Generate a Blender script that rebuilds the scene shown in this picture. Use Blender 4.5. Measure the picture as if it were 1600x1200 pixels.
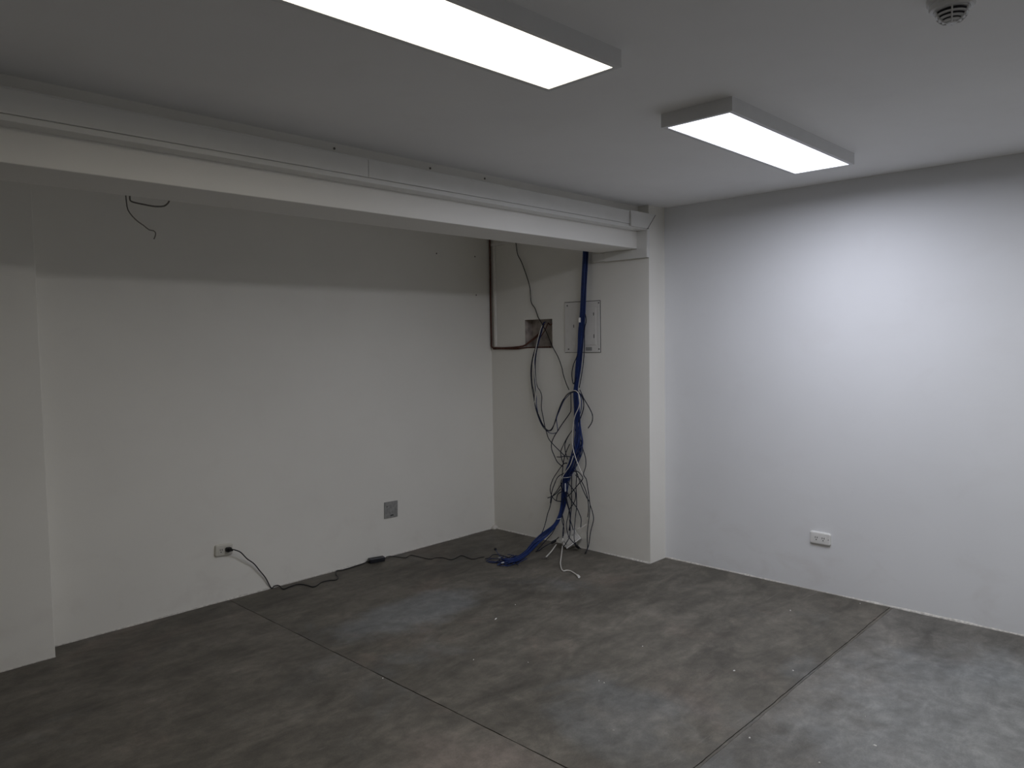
import bpy, bmesh, math, random
from mathutils import Vector, Matrix, Euler

for _o in list(bpy.data.objects):
    bpy.data.objects.remove(_o, do_unlink=True)
SC = bpy.context.scene
COL = SC.collection

# ---------------------------------------------------------------- camera
cam = bpy.data.cameras.new('camera')
cam_o = bpy.data.objects.new('camera', cam)
COL.objects.link(cam_o)
cam.sensor_fit = 'HORIZONTAL'
cam.sensor_width = 36.0
cam.lens = 36.0 * 1167.1 / 1600.0
cam.clip_start = 0.05
_R = Vector((0.69171377, -0.7220087, -0.01534599))
_U = Vector((0.05242324, 0.02900721, 0.99820358))
_F = Vector((0.72026652, 0.69127565, -0.05791472))
_m = Matrix((_R, _U, -_F)).transposed().to_4x4()
_m.translation = Vector((-4.59904509, -2.89939926, 1.58522117))
cam_o.matrix_world = _m
SC.camera = cam_o

# ---------------------------------------------------------------- world and exposure
wd = bpy.data.worlds.new('world')
SC.world = wd
wd.use_nodes = True
wd.node_tree.nodes['Background'].inputs['Color'].default_value = (0.5, 0.55, 0.65, 1)
wd.node_tree.nodes['Background'].inputs['Strength'].default_value = 0.02
SC.view_settings.view_transform = 'Standard'
SC.view_settings.look = 'None'
SC.view_settings.exposure = 2.4
SC.view_settings.gamma = 1.0
SC.view_settings.use_curve_mapping = False
SC.cycles.max_bounces = 12
SC.cycles.diffuse_bounces = 8
SC.cycles.use_denoising = True

# light given off by the panels' diffusers (radiance, colour) and how wide they throw it
PANEL_COOL = (4.30, (0.855, 0.880, 1.0))
PANEL_WARM = (1.32, (1.0, 0.92, 0.76))
PANEL_FAR = (3.25, (0.97, 0.985, 1.0))
PANEL_SPREAD = math.radians(176.5)

# ---------------------------------------------------------------- helpers
H = 2.5            # ceiling height
WX = -0.1985       # face of the cable wall (right wall is x = 0)
DY = 1.5546        # face of the long left wall


def tag(o, label=None, cat=None, group=None, kind=None):
    if label: o['label'] = label
    if cat: o['category'] = cat
    if group: o['group'] = group
    if kind: o['kind'] = kind
    return o


def obj(name, bm, mat, parent=None, smooth=False, world=False):
    me = bpy.data.meshes.new(name)
    bmesh.ops.recalc_face_normals(bm, faces=bm.faces[:])
    bm.to_mesh(me)
    bm.free()
    if smooth:
        for p in me.polygons:
            p.use_smooth = True
    me.materials.append(mat)
    o = bpy.data.objects.new(name, me)
    COL.objects.link(o)
    if parent is not None:
        o.parent = parent
        if world:          # vertices are in world space: undo the parent's placement
            o.matrix_parent_inverse = parent.matrix_world.inverted()
    return o


def empty(name, loc=(0, 0, 0), rot=None):
    o = bpy.data.objects.new(name, None)
    o.empty_display_size = 0.05
    COL.objects.link(o)
    M = Matrix.Translation(loc)
    if rot is not None:
        M = M @ (rot.to_4x4() if isinstance(rot, Matrix) else Euler(rot).to_matrix().to_4x4())
    o.matrix_world = M
    bpy.context.view_layer.update()
    return o


def bx(x0, x1, y0, y1, z0, z1, bevel=0.0, seg=2, bm=None, rot=None):
    bm = bm or bmesh.new()
    r = bmesh.ops.create_cube(bm, size=1.0)
    vs = r['verts']
    M = Matrix.Translation(((x0 + x1) / 2, (y0 + y1) / 2, (z0 + z1) / 2))
    if rot is not None:
        M = M @ rot.to_4x4()
    M = M @ Matrix.Diagonal((x1 - x0, y1 - y0, z1 - z0, 1))
    bmesh.ops.transform(bm, matrix=M, verts=vs)
    if bevel > 0:
        es = set()
        for v in vs:
            es.update(v.link_edges)
        bmesh.ops.bevel(bm, geom=list(es), offset=bevel, segments=seg, affect='EDGES', profile=0.5)
    return bm


def prism(poly, axis, a, b, bm=None, bevel=0.0):
    """extrude a polygon (2D, in the two remaining axes) along axis from a to b"""
    bm = bm or bmesh.new()
    idx = 'xyz'.index(axis)

    def mk(p, t):
        q = list(p)
        q.insert(idx, t)
        return bm.verts.new(q)
    A = [mk(p, a) for p in poly]
    B = [mk(p, b) for p in poly]
    n = len(poly)
    fs = [bm.faces.new(A), bm.faces.new(B[::-1])]
    for i in range(n):
        fs.append(bm.faces.new((A[i], B[i], B[(i + 1) % n], A[(i + 1) % n])))
    if bevel > 0:
        es = set()
        for f in fs:
            es.update(f.edges)
        bmesh.ops.bevel(bm, geom=list(es), offset=bevel, segments=2, affect='EDGES', profile=0.5)
    return bm


def rounded_rect(w, h, r, n=5):
    out = []
    for cx, cy, a0 in ((w / 2 - r, h / 2 - r, 0), (-w / 2 + r, h / 2 - r, 90), (-w / 2 + r, -h / 2 + r, 180), (w / 2 - r, -h / 2 + r, 270)):
        for k in range(n):
            a = math.radians(a0 + 90 * k / (n - 1))
            out.append((cx + r * math.cos(a), cy + r * math.sin(a)))
    return out


def loft(rings, bm=None, cap=True):
    """rings of equal-length point lists"""
    bm = bm or bmesh.new()
    R = [[bm.verts.new(p) for p in ring] for ring in rings]
    n = len(R[0])
    for a, b in zip(R[:-1], R[1:]):
        for i in range(n):
            bm.faces.new((a[i], a[(i + 1) % n], b[(i + 1) % n], b[i]))
    if cap:
        bm.faces.new(R[0][::-1])
        bm.faces.new(R[-1])
    return bm


def cyl(p, axis, r, h, n=16, bm=None, r2=None):
    bm = bm or bmesh.new()
    q = Vector((0, 0, 1)).rotation_difference(Vector(axis).normalized())
    r2 = r if r2 is None else r2
    rings = []
    for rr, t in ((r, 0), (r2, h)):
        rings.append([Vector(p) + q @ Vector((rr * math.cos(2 * math.pi * k / n), rr * math.sin(2 * math.pi * k / n), t)) for k in range(n)])
    return loft(rings, bm)


def spline(pts, step=0.012):
    """centripetal-free Catmull-Rom through the points"""
    P = [Vector(p) for p in pts]
    if len(P) == 2:
        return P
    P = [P[0] * 2 - P[1]] + P + [P[-1] * 2 - P[-2]]
    out = []
    for i in range(1, len(P) - 2):
        a, b, c, d = P[i - 1:i + 3]
        k = max(2, min(14, int((c - b).length / step)))
        for j in range(k):
            t = j / k
            out.append(0.5 * ((2 * b) + (c - a) * t + (2 * a - 5 * b + 4 * c - d) * t * t + (3 * b - a - 3 * c + d) * t ** 3))
    out.append(P[-2])
    return out


def tube(pts, r, n=6, bm=None, r_end=None, raw=False, closed=False):
    P = [Vector(p) for p in pts] if raw else spline(pts)
    bm = bm or bmesh.new()
    T = []
    m = len(P)
    for i in range(m):
        a = P[i - 1] if (i > 0 or closed) else P[i]
        b = P[(i + 1) % m] if (i < m - 1 or closed) else P[i]
        t = b - a
        T.append(t.normalized() if t.length > 1e-9 else Vector((0, 0, 1)))
    up = Vector((0, 0, 1)) if abs(T[0].z) < 0.9 else Vector((1, 0, 0))
    nrm = (up - T[0] * up.dot(T[0])).normalized()
    rings = []
    for i in range(m):
        nrm = nrm - T[i] * nrm.dot(T[i])
        nrm = nrm.normalized() if nrm.length > 1e-6 else T[i].orthogonal().normalized()
        bn = T[i].cross(nrm)
        rr = r if r_end is None else r + (r_end - r) * i / (m - 1)
        rings.append([P[i] + (nrm * math.cos(2 * math.pi * k / n) + bn * math.sin(2 * math.pi * k / n)) * rr for k in range(n)])
    if closed:
        rings.append(rings[0])
        bm = loft(rings, bm, cap=False)
        bmesh.ops.remove_doubles(bm, verts=bm.verts[:], dist=1e-6)
        return bm
    return loft(rings, bm)


# ---------------------------------------------------------------- materials
class NT:
    def __init__(self, name):
        self.m = bpy.data.materials.new(name)
        self.m.use_nodes = True
        self.t = self.m.node_tree
        self.b = self.t.nodes['Principled BSDF']

    def n(self, kind, **kw):
        nd = self.t.nodes.new(kind)
        for k, v in kw.items():
            if k.startswith('i_'):
                nd.inputs[k[2:].replace('_', ' ')].default_value = v
            else:
                setattr(nd, k, v)
        return nd

    def l(self, a, b):
        self.t.links.new(a, b)

    def pos(self, scale=(1, 1, 1), loc=(0, 0, 0), rot=(0, 0, 0)):
        g = self.n('ShaderNodeNewGeometry')
        mp = self.n('ShaderNodeMapping')
        mp.inputs['Scale'].default_value = scale
        mp.inputs['Location'].default_value = loc
        mp.inputs['Rotation'].default_value = rot
        self.l(g.outputs['Position'], mp.inputs['Vector'])
        return mp.outputs['Vector']

    def noise(self, vec, scale, detail=4.0, rough=0.5, dist=0.0):
        nd = self.n('ShaderNodeTexNoise')
        nd.inputs['Scale'].default_value = scale
        nd.inputs['Detail'].default_value = detail
        nd.inputs['Roughness'].default_value = rough
        nd.inputs['Distortion'].default_value = dist
        self.l(vec, nd.inputs['Vector'])
        return nd.outputs['Fac']

    def ramp(self, fac, stops):
        r = self.n('ShaderNodeValToRGB')
        els = r.color_ramp.elements
        while len(els) < len(stops):
            els.new(0.5)
        for e, (p, c) in zip(els, stops):
            e.position = p
            e.color = (*c, 1) if len(c) == 3 else c
        self.l(fac, r.inputs['Fac'])
        return r.outputs['Color']

    def mix(self, fac, a, b, mode='MIX'):
        nd = self.n('ShaderNodeMix', data_type='RGBA', blend_type=mode)
        for sock, v in ((nd.inputs[0], fac), (nd.inputs[6], a), (nd.inputs[7], b)):
            if hasattr(v, 'is_linked') or isinstance(v, bpy.types.NodeSocket):
                self.l(v, sock)
            elif isinstance(v, (int, float)):
                sock.default_value = v
            else:
                sock.default_value = (*v, 1)
        return nd.outputs[2]

    def math(self, op, a, b=None, clamp=False):
        nd = self.n('ShaderNodeMath', operation=op, use_clamp=clamp)
        for i, v in enumerate((a, b)):
            if v is None: continue
            if isinstance(v, (int, float)):
                nd.inputs[i].default_value = v
            else:
                self.l(v, nd.inputs[i])
        return nd.outputs[0]

    def bump(self, h, strength, dist):
        b = self.n('ShaderNodeBump')
        b.inputs['Strength'].default_value = strength
        b.inputs['Distance'].default_value = dist
        self.l(h, b.inputs['Height'])
        self.l(b.outputs['Normal'], self.b.inputs['Normal'])


def plain(name, col, rough=0.5, spec=0.5, var=0.06, scale=30.0, bump=0.0, metallic=0.0):
    k = NT(name)
    f = k.noise(k.pos(), scale, 3)
    lo = tuple(c * (1 - var) for c in col)
    hi = tuple(min(1, c * (1 + var)) for c in col)
    k.l(k.ramp(f, [(0.3, lo), (0.7, hi)]), k.b.inputs['Base Color'])
    k.b.inputs['Roughness'].default_value = rough
    k.b.inputs['Specular IOR Level'].default_value = spec
    k.b.inputs['Metallic'].default_value = metallic
    if bump > 0:
        k.bump(f, bump, 0.002)
    return k.m


def wall_paint(name, col):
    k = NT(name)
    p = k.pos()
    big = k.noise(p, 1.1, 3, 0.5)
    c = k.ramp(big, [(0.25, tuple(x * 0.955 for x in col)), (0.75, tuple(min(1, x * 1.03) for x in col))])
    # scuffs: sparse soft grey-brown smudges, denser in the bottom half metre
    sm = k.noise(k.pos((1, 1, 1.6)), 3.3, 5, 0.6, 0.4)
    sep = k.n('ShaderNodeSeparateXYZ')
    k.l(p, sep.inputs[0])
    low = k.n('ShaderNodeMapRange', interpolation_type='SMOOTHSTEP')
    low.inputs['From Min'].default_value = 0.0
    low.inputs['From Max'].default_value = 0.55
    low.inputs['To Min'].default_value = 0.16
    low.inputs['To Max'].default_value = 0.04
    k.l(sep.outputs['Z'], low.inputs['Value'])
    msk = k.n('ShaderNodeMapRange', interpolation_type='SMOOTHSTEP')
    msk.inputs['From Min'].default_value = 0.50
    msk.inputs['From Max'].default_value = 0.72
    k.l(sm, msk.inputs['Value'])
    fac = k.math('MULTIPLY', msk.outputs[0], low.outputs[0])
    c = k.mix(fac, c, (0.50, 0.44, 0.40))
    k.l(c, k.b.inputs['Base Color'])
    k.b.inputs['Roughness'].default_value = 0.62
    k.b.inputs['Specular IOR Level'].default_value = 0.3
    h = k.math('ADD', k.noise(p, 4.0, 3), k.math('MULTIPLY', k.noise(p, 130.0, 2), 0.10))
    k.bump(h, 0.16, 0.012)
    return k.m


def concrete(name, tint, seed):
    k = NT(name)
    o = (seed * 3.1, seed * 1.7, 0)
    p = k.pos(loc=o)
    cloud = k.noise(p, 1.25, 8, 0.62, 0.5)
    streak = k.noise(k.pos((1.0, 2.6, 1), o, (0, 0, 0.5)), 1.9, 8, 0.66, 0.8)
    fine = k.noise(p, 16.0, 8, 0.7, 0.2)
    grain = k.noise(p, 160.0, 3, 0.6)
    dk = tuple(0.082 * t for t in tint)
    md = tuple(0.150 * t for t in tint)
    lt = tuple(0.245 * t for t in tint)
    c = k.ramp(cloud, [(0.30, dk), (0.50, md), (0.72, lt)])
    c2 = k.ramp(streak, [(0.32, tuple(0.070 * t for t in tint)), (0.52, md), (0.74, tuple(0.270 * t for t in tint))])
    c = k.mix(0.5, c, c2)
    # cool bluish cement patches and warm brown ones
    pt = k.noise(k.pos(loc=(4.2 + seed, 9.1, 0)), 1.0, 5, 0.6, 0.6)
    mr = k.n('ShaderNodeMapRange', interpolation_type='SMOOTHSTEP')
    mr.inputs['From Min'].default_value = 0.52
    mr.inputs['From Max'].default_value = 0.68
    k.l(pt, mr.inputs['Value'])
    c = k.mix(k.math('MULTIPLY', mr.outputs[0], 0.45), c, (0.155, 0.165, 0.170))
    pw = k.noise(k.pos(loc=(1.2, 3.1 + seed, 0)), 1.4, 5, 0.6, 0.6)
    mw = k.n('ShaderNodeMapRange', interpolation_type='SMOOTHSTEP')
    mw.inputs['From Min'].default_value = 0.54
    mw.inputs['From Max'].default_value = 0.70
    k.l(pw, mw.inputs['Value'])
    c = k.mix(k.math('MULTIPLY', mw.outputs[0], 0.40), c, (0.20, 0.155, 0.130))
    # paler patches with ragged edges: worn bluish by the long wall, bluish by the bright wall, pinkish at the narrow joint
    for (px, py, sx, sy, amt, colr) in ((-1.93, 0.53, 0.50, 0.24, 0.55, (0.20, 0.215, 0.225)), (-1.25, -2.15, 0.85, 0.50, 0.55, (0.255, 0.265, 0.265)), (-2.78, -1.10, 0.22, 0.45, 0.45, (0.25, 0.205, 0.18))):
        g = k.n('ShaderNodeNewGeometry')
        mp = k.n('ShaderNodeMapping', vector_type='TEXTURE')
        mp.inputs['Location'].default_value = (px, py, 0)
        mp.inputs['Scale'].default_value = (sx, sy, 1)
        k.l(g.outputs['Position'], mp.inputs['Vector'])
        wob = k.noise(p, 3.0, 6, 0.65)
        ln = k.n('ShaderNodeVectorMath', operation='LENGTH')
        k.l(mp.outputs['Vector'], ln.inputs[0])
        d = k.math('ADD', ln.outputs['Value'], k.math('MULTIPLY', k.math('SUBTRACT', wob, 0.5), 1.7))
        ms = k.n('ShaderNodeMapRange', interpolation_type='SMOOTHSTEP')
        ms.inputs['From Min'].default_value = 1.30
        ms.inputs['From Max'].default_value = 0.60
        k.l(d, ms.inputs['Value'])
        c = k.mix(k.math('MULTIPLY', ms.outputs[0], amt), c, colr)
    # fine speckle
    mid = k.noise(k.pos((1.0, 1.5, 1), o), 5.5, 8, 0.72, 0.6)
    c = k.mix(0.60, c, k.ramp(mid, [(0.30, (0.58, 0.57, 0.55)), (0.52, (1.0, 1.0, 1.0)), (0.72, (1.48, 1.46, 1.42))]), 'MULTIPLY')
    c = k.mix(0.60, c, k.ramp(fine, [(0.30, (0.62, 0.62, 0.62)), (0.70, (1.34, 1.34, 1.32))]), 'MULTIPLY')
    c = k.mix(0.35, c, k.ramp(grain, [(0.30, (0.72, 0.72, 0.72)), (0.70, (1.25, 1.25, 1.25))]), 'MULTIPLY')
    # light trowel scratches
    sc = k.noise(k.pos((1.0, 9.0, 1), o, (0, 0, -0.42)), 3.2, 5, 0.7, 1.2)
    msc = k.n('ShaderNodeMapRange')
    msc.inputs['From Min'].default_value = 0.66
    msc.inputs['From Max'].default_value = 0.80
    k.l(sc, msc.inputs['Value'])
    c = k.mix(k.math('MULTIPLY', msc.outputs[0], 0.50), c, (0.30, 0.285, 0.26))
    sc2 = k.noise(k.pos((1.0, 14.0, 1), o, (0, 0, 0.75)), 4.2, 4, 0.7, 0.8)
    ms2 = k.n('ShaderNodeMapRange')
    ms2.inputs['From Min'].default_value = 0.67
    ms2.inputs['From Max'].default_value = 0.80
    k.l(sc2, ms2.inputs['Value'])
    c = k.mix(k.math('MULTIPLY', ms2.outputs[0], 0.42), c, (0.31, 0.295, 0.27))
    k.l(c, k.b.inputs['Base Color'])
    r = k.n('ShaderNodeMapRange')
    r.inputs['To Min'].default_value = 0.50
    r.inputs['To Max'].default_value = 0.78
    k.l(fine, r.inputs['Value'])
    k.l(r.outputs[0], k.b.inputs['Roughness'])
    k.b.inputs['Specular IOR Level'].default_value = 0.35
    k.bump(k.math('ADD', fine, k.math('MULTIPLY', grain, 0.3)), 0.12, 0.004)
    return k.m


M_WALL = wall_paint('white_wall_paint', (0.80, 0.785, 0.735))  # warm tint imitates the warmer light on these walls
M_WALL_R = wall_paint('wall_paint_cool_light', (0.79, 0.80, 0.815))  # same wall paint, tinted cool to imitate the bluish light here
M_CEIL = wall_paint('ceiling_paint', (0.92, 0.92, 0.92))
M_BEAM = wall_paint('beam_paint', (0.84, 0.825, 0.785))  # tinted warm like the walls, the light's colour put into the paint
M_SLABS = [concrete('concrete_slab_surface_%d' % i, t, i) for i, t in enumerate(((0.84, 0.77, 0.66), (0.80, 0.735, 0.62), (0.92, 0.875, 0.79), (1.10, 1.06, 1.0)))]
M_JOINT = plain('joint_dirt', (0.060, 0.056, 0.050), 0.9, 0.2, 0.3, 60, 0.3)
M_WIRE = plain('dull_brown_wire', (0.15, 0.14, 0.125), 0.6, 0.3, 0.1, 50)
M_BOX = plain('dusty_white_plastic', (0.50, 0.49, 0.465), 0.45, 0.4, 0.08, 40)
M_MORTAR = plain('mortar_bead', (0.62, 0.60, 0.56), 0.8, 0.2, 0.25, 60, 0.4)
M_PVC = plain('white_pvc', (0.74, 0.735, 0.71), 0.28, 0.5, 0.02, 8)
M_PVC_OLD = plain('painted_pvc', (0.80, 0.785, 0.75), 0.45, 0.4, 0.05, 20)
M_FRAME = plain('white_powder_coated_steel', (0.74, 0.745, 0.755), 0.38, 0.45, 0.02, 10)
M_PLATE = plain('ivory_plastic', (0.76, 0.755, 0.735), 0.32, 0.5, 0.02, 20)
M_PLATE_L = plain('aged_ivory_plastic', (0.60, 0.58, 0.52), 0.4, 0.45, 0.04, 20)
M_GREY = plain('bare_grey_metal', (0.30, 0.30, 0.29), 0.5, 0.5, 0.18, 40, 0.1, 0.2)
M_COVER = plain('cover_enamel', (0.68, 0.665, 0.64), 0.4, 0.45, 0.04, 15)
M_SLOT = plain('dark_slot', (0.02, 0.02, 0.02), 0.7, 0.2, 0.1, 50)
M_VENT = plain('vent_dark', (0.045, 0.047, 0.052), 0.7, 0.2, 0.1, 50)
M_SCREW = plain('dull_screw', (0.10, 0.095, 0.09), 0.5, 0.5, 0.2, 90)
M_BLUE = plain('blue_cable_jacket', (0.012, 0.033, 0.150), 0.42, 0.4, 0.12, 40)
M_BLUE2 = plain('blue_cable_jacket_b', (0.009, 0.024, 0.108), 0.45, 0.4, 0.12, 40)
M_BLUE_SHADE = plain('blue_cable_jacket_shaded', (0.004, 0.007, 0.024), 0.5, 0.35, 0.15, 40)  # blue jacket darkened to imitate shade and backlight on single strands
M_BLACK = plain('black_rubber', (0.008, 0.008, 0.010), 0.42, 0.4, 0.15, 40)
M_ADAPT = plain('black_plastic', (0.012, 0.013, 0.018), 0.34, 0.5, 0.15, 20)
M_WHITE_C = plain('white_cable_jacket', (0.66, 0.64, 0.60), 0.4, 0.45, 0.05, 40)
M_RED = plain('red_brown_conduit', (0.115, 0.050, 0.036), 0.7, 0.3, 0.35, 45, 0.3)
M_NICHE = plain('rough_niche_plaster', (0.40, 0.355, 0.32), 0.9, 0.2, 0.3, 22, 0.6)
M_STICK = plain('grey_sticker', (0.27, 0.27, 0.265), 0.5, 0.4, 0.2, 120)
M_CHIP = plain('paint_chip', (0.80, 0.79, 0.76), 0.6, 0.3, 0.05, 60)
M_TIE = plain('nylon_tie', (0.50, 0.52, 0.55), 0.35, 0.5, 0.05, 60)


def emitter(name, strength, col):
    k = NT(name)
    k.b.inputs['Base Color'].default_value = (0.8, 0.8, 0.8, 1)
    k.b.inputs['Roughness'].default_value = 0.5
    k.b.inputs['Emission Color'].default_value = (*col, 1)
    k.b.inputs['Emission Strength'].default_value = 0.5
    return k.m


M_COOL = emitter('cool_white_diffuser', *PANEL_COOL)
M_WARM = emitter('warm_white_diffuser', *PANEL_WARM)
M_FAR = emitter('white_diffuser', *PANEL_FAR)

# ---------------------------------------------------------------- room shell
X0, Y0 = -7.0, -6.2


def struct(name, bm, m, label, cat):
    return tag(obj(name, bm, m), label, cat, None, 'structure')


wall_left = struct('wall_left', bx(X0 - 0.1, 0.1, DY, DY + 0.12, -0.1, H + 0.1), M_WALL, 'long plain white wall at the back of the alcove under the beam', 'wall')
wall_right = struct('wall_right', bx(0.0, 0.12, Y0 - 0.1, DY + 0.12, -0.1, H + 0.1), M_WALL_R, 'bright white wall with one socket, lit by the short ceiling panel', 'wall')
wall_front = struct('wall_front', bx(X0 - 0.1, 0.1, Y0 - 0.12, Y0, -0.1, H + 0.1), M_WALL, 'plain white wall closing the room opposite the beam', 'wall')
wall_entrance = struct('wall_entrance', bx(X0 - 0.12, X0, Y0 - 0.1, DY + 0.1, -0.1, H + 0.1), M_WALL, 'plain white wall closing the room opposite the bright wall', 'wall')
ceiling = struct('ceiling', bx(X0 - 0.1, 0.1, Y0 - 0.1, DY + 0.1, H, H + 0.1), M_CEIL, 'flat white painted ceiling carrying two light panels', 'ceiling')
pilaster = struct('pilaster', bx(X0, -3.531, DY - 0.1528, DY + 0.02, 0.0, H, 0.004), M_WALL, 'shallow white pilaster stepping out of the long wall', 'pillar')

# cable wall: a block with a square niche cut in its face
NY0, NY1, NZ0, NZ1, ND = 0.883, 1.1700, 1.5230, 1.7490, 0.085
bm = bmesh.new()
ys = [0.0, NY0, NY1, DY + 0.01]
zs = [0.0, NZ0, NZ1, H]
g = {(i, j): bm.verts.new((WX, ys[i], zs[j])) for i in range(4) for j in range(4)}
for i in range(3):
    for j in range(3):
        if (i, j) != (1, 1):
            bm.faces.new((g[i, j], g[i + 1, j], g[i + 1, j + 1], g[i, j + 1]))
c = [bm.verts.new((0.0, 0.0, 0.0)), bm.verts.new((0.0, 0.0, zs[1])), bm.verts.new((0.0, 0.0, zs[2])), bm.verts.new((0.0, 0.0, H))]
for j in range(3):
    bm.faces.new((g[0, j], g[0, j + 1], c[j + 1], c[j]))
# niche reveals and back, part of the same block
nb = {}
for (i, j) in ((1, 1), (2, 1), (2, 2), (1, 2)):
    nb[i, j] = bm.verts.new((WX + ND, ys[i], zs[j]))
wall_back = struct('wall_back', bm, M_WALL, 'white return wall with the niche and the hanging blue cables', 'wall')
bm = bmesh.new()
t = 0.004
lining = bm
F4 = [(NY0, NZ0), (NY1, NZ0), (NY1, NZ1), (NY0, NZ1)]
front = [bm.verts.new((WX + 0.0005, y, z)) for y, z in F4]
back = [bm.verts.new((WX + ND, y, z)) for y, z in F4]
for i in range(4):
    bm.faces.new((front[i], front[(i + 1) % 4], back[(i + 1) % 4], back[i]))
bm.faces.new(back)
obj('niche_lining', bm, M_NICHE, wall_back)['label'] = 'rough brownish lining of the square niche'

BY0, BY1, BZ = 0.0816, 0.4045, 2.2072
beam = struct('beam', bx(X0, WX, BY0, BY1, BZ, H + 0.02, 0.004), M_BEAM, 'white concrete beam crossing below the ceiling in front of the alcove', 'beam')

# floor: dark joint bed with the cast slabs on it
JX, JY = -2.537, -1.5245
floor = struct('floor', bx(X0 - 0.1, 0.1, Y0 - 0.1, DY + 0.1, -0.12, -0.0045), M_JOINT, 'dark mottled concrete floor divided by cut joints', 'floor')
rj = random.Random(5)


def wander(n, base, amp):
    out, v = [], 0.0
    for _ in range(n):
        v = 0.85 * v + rj.uniform(-amp, amp)
        out.append(max(0.0006, base + v))
    return out


NE = 90
gx = {s: wander(NE, 0.0022, 0.0009) for s in (-1, 1)}
gy = {s: wander(NE, 0.0082, 0.0016) for s in (-1, 1)}


def joint_y(s, xa, xb):       # edge along x at y = JY, offset to side s
    return [(xa + (xb - xa) * i / (NE - 1), JY + s * gy[s][i]) for i in range(NE)]


def joint_x(s, ya, yb):
    return [(JX + s * gx[s][i], ya + (yb - ya) * i / (NE - 1)) for i in range(NE)]


XA, XB, YA, YB = X0 - 0.05, 0.05, Y0 - 0.05, DY + 0.05
slab_polys = [
    joint_y(1, XA, JX - 0.003) + joint_x(-1, JY + 0.006, YB)[1:] + [(XA, YB)],
    joint_y(1, JX + 0.003, XB) + [(XB, YB)] + joint_x(1, YB, JY + 0.006)[:-1],
    joint_y(-1, XB, JX + 0.003) + joint_x(1, JY - 0.006, YA)[1:] + [(XB, YA)],
    joint_y(-1, JX - 0.003, XA) + [(XA, YA)] + joint_x(-1, YA, JY - 0.006)[:-1],
]
for poly, m in zip(slab_polys, M_SLABS):
    bm = bmesh.new()
    top = [bm.verts.new((x, y, 0.0)) for x, y in poly]
    bot = [bm.verts.new((x, y, -0.006)) for x, y in poly]
    bm.faces.new(top)
    n = len(poly)
    for i in range(n):
        bm.faces.new((top[i], bot[i], bot[(i + 1) % n], top[(i + 1) % n]))
    obj('slab', bm, m, floor)


# sunken mortar filling along the wide joint, leaving a thin dark line at either side
bm = bmesh.new()
rows = []
for i in range(NE):
    x = (JX + 0.003) + (XB - JX - 0.003) * i / (NE - 1)
    lo, hi = -gy[-1][NE - 1 - i] + 0.0024 + rj.uniform(0, 0.0008), gy[1][i] - 0.0024 - rj.uniform(0, 0.0008)
    z = -0.0016 + rj.uniform(-0.0008, 0.0006)
    if hi - lo < 0.0008:
        hi = lo = (hi + lo) / 2
        z = -0.0035
        hi += 0.0004
    rows.append((bm.verts.new((x, JY + lo, z)), bm.verts.new((x, JY + hi, z)), bm.verts.new((x, JY + lo, -0.0045)), bm.verts.new((x, JY + hi, -0.0045))))
for a, c_ in zip(rows[:-1], rows[1:]):
    bm.faces.new((a[0], c_[0], c_[1], a[1]))
    bm.faces.new((a[2], c_[2], c_[0], a[0]))
    bm.faces.new((a[1], c_[1], c_[3], a[3]))
obj('joint_filler', bm, M_SLABS[1], floor)


def bead(p0, p1, nrm, size, parent, seed, lift=1.0):
    """ragged bead of paint and mortar where a wall meets the floor"""
    r = random.Random(seed)
    p0, p1, nrm = Vector(p0), Vector(p1), Vector(nrm)
    n = max(4, int((p1 - p0).length / 0.035))
    bm = bmesh.new()
    rows = []
    a = 0.5
    for i in range(n + 1):
        a = min(1.0, max(0.12, 0.8 * a + 0.2 * 0.5 + r.uniform(-0.3, 0.3)))
        q = p0.lerp(p1, i / n)
        h, w = size * lift * (0.5 + a), size * a
        rows.append([bm.verts.new(q + Vector((0, 0, h)) - nrm * 0.001), bm.verts.new(q + nrm * w * 0.6 + Vector((0, 0, h * 0.6))), bm.verts.new(q + nrm * w + Vector((0, 0, -0.001)))])
    for a_, b_ in zip(rows[:-1], rows[1:]):
        for k in range(2):
            bm.faces.new((a_[k], a_[k + 1], b_[k + 1], b_[k]))
    return obj('paint_bead', bm, M_MORTAR, parent)


bead((0, 0, 0), (0, Y0, 0), (-1, 0, 0), 0.009, wall_right, 1)
bead((WX, DY, 0), (WX, 0, 0), (-1, 0, 0), 0.008, wall_back, 2)
bead((-3.531, DY, 0), (WX, DY, 0), (0, -1, 0), 0.007, wall_left, 3)
bead((X0, DY - 0.1528, 0), (-3.531, DY - 0.1528, 0), (0, -1, 0), 0.006, pilaster, 4)

# small lump of mortar in the alcove corner
bm = bmesh.new()
bmesh.ops.create_icosphere(bm, subdivisions=2, radius=1.0)
rr = random.Random(8)
for v in bm.verts:
    v.co *= rr.uniform(0.85, 1.15)
    v.co = Vector((v.co.x * 0.035, v.co.y * 0.03, max(-0.1, v.co.z) * 0.03)) + Vector((WX - 0.01, DY - 0.01, 0.0))
obj('mortar_lump', bm, M_MORTAR, wall_left, True)

# plugged screw holes
for x, z in ((-0.781, 2.269), (-0.372, 2.273), (-0.365, 1.962)):
    obj('screw_hole', cyl((x, DY + 0.004, z), (0, -1, 0), 0.0065, 0.005, 10), M_WIRE, wall_left)
for x, z in ((-2.644, 2.475), (-2.075, 2.473), (-1.686, 2.477)):
    obj('screw_head', cyl((x, BY0 + 0.002, z), (0, -1, 0), 0.0055, 0.005, 10), M_WIRE, beam)

# ---------------------------------------------------------------- ceiling light panels


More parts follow.
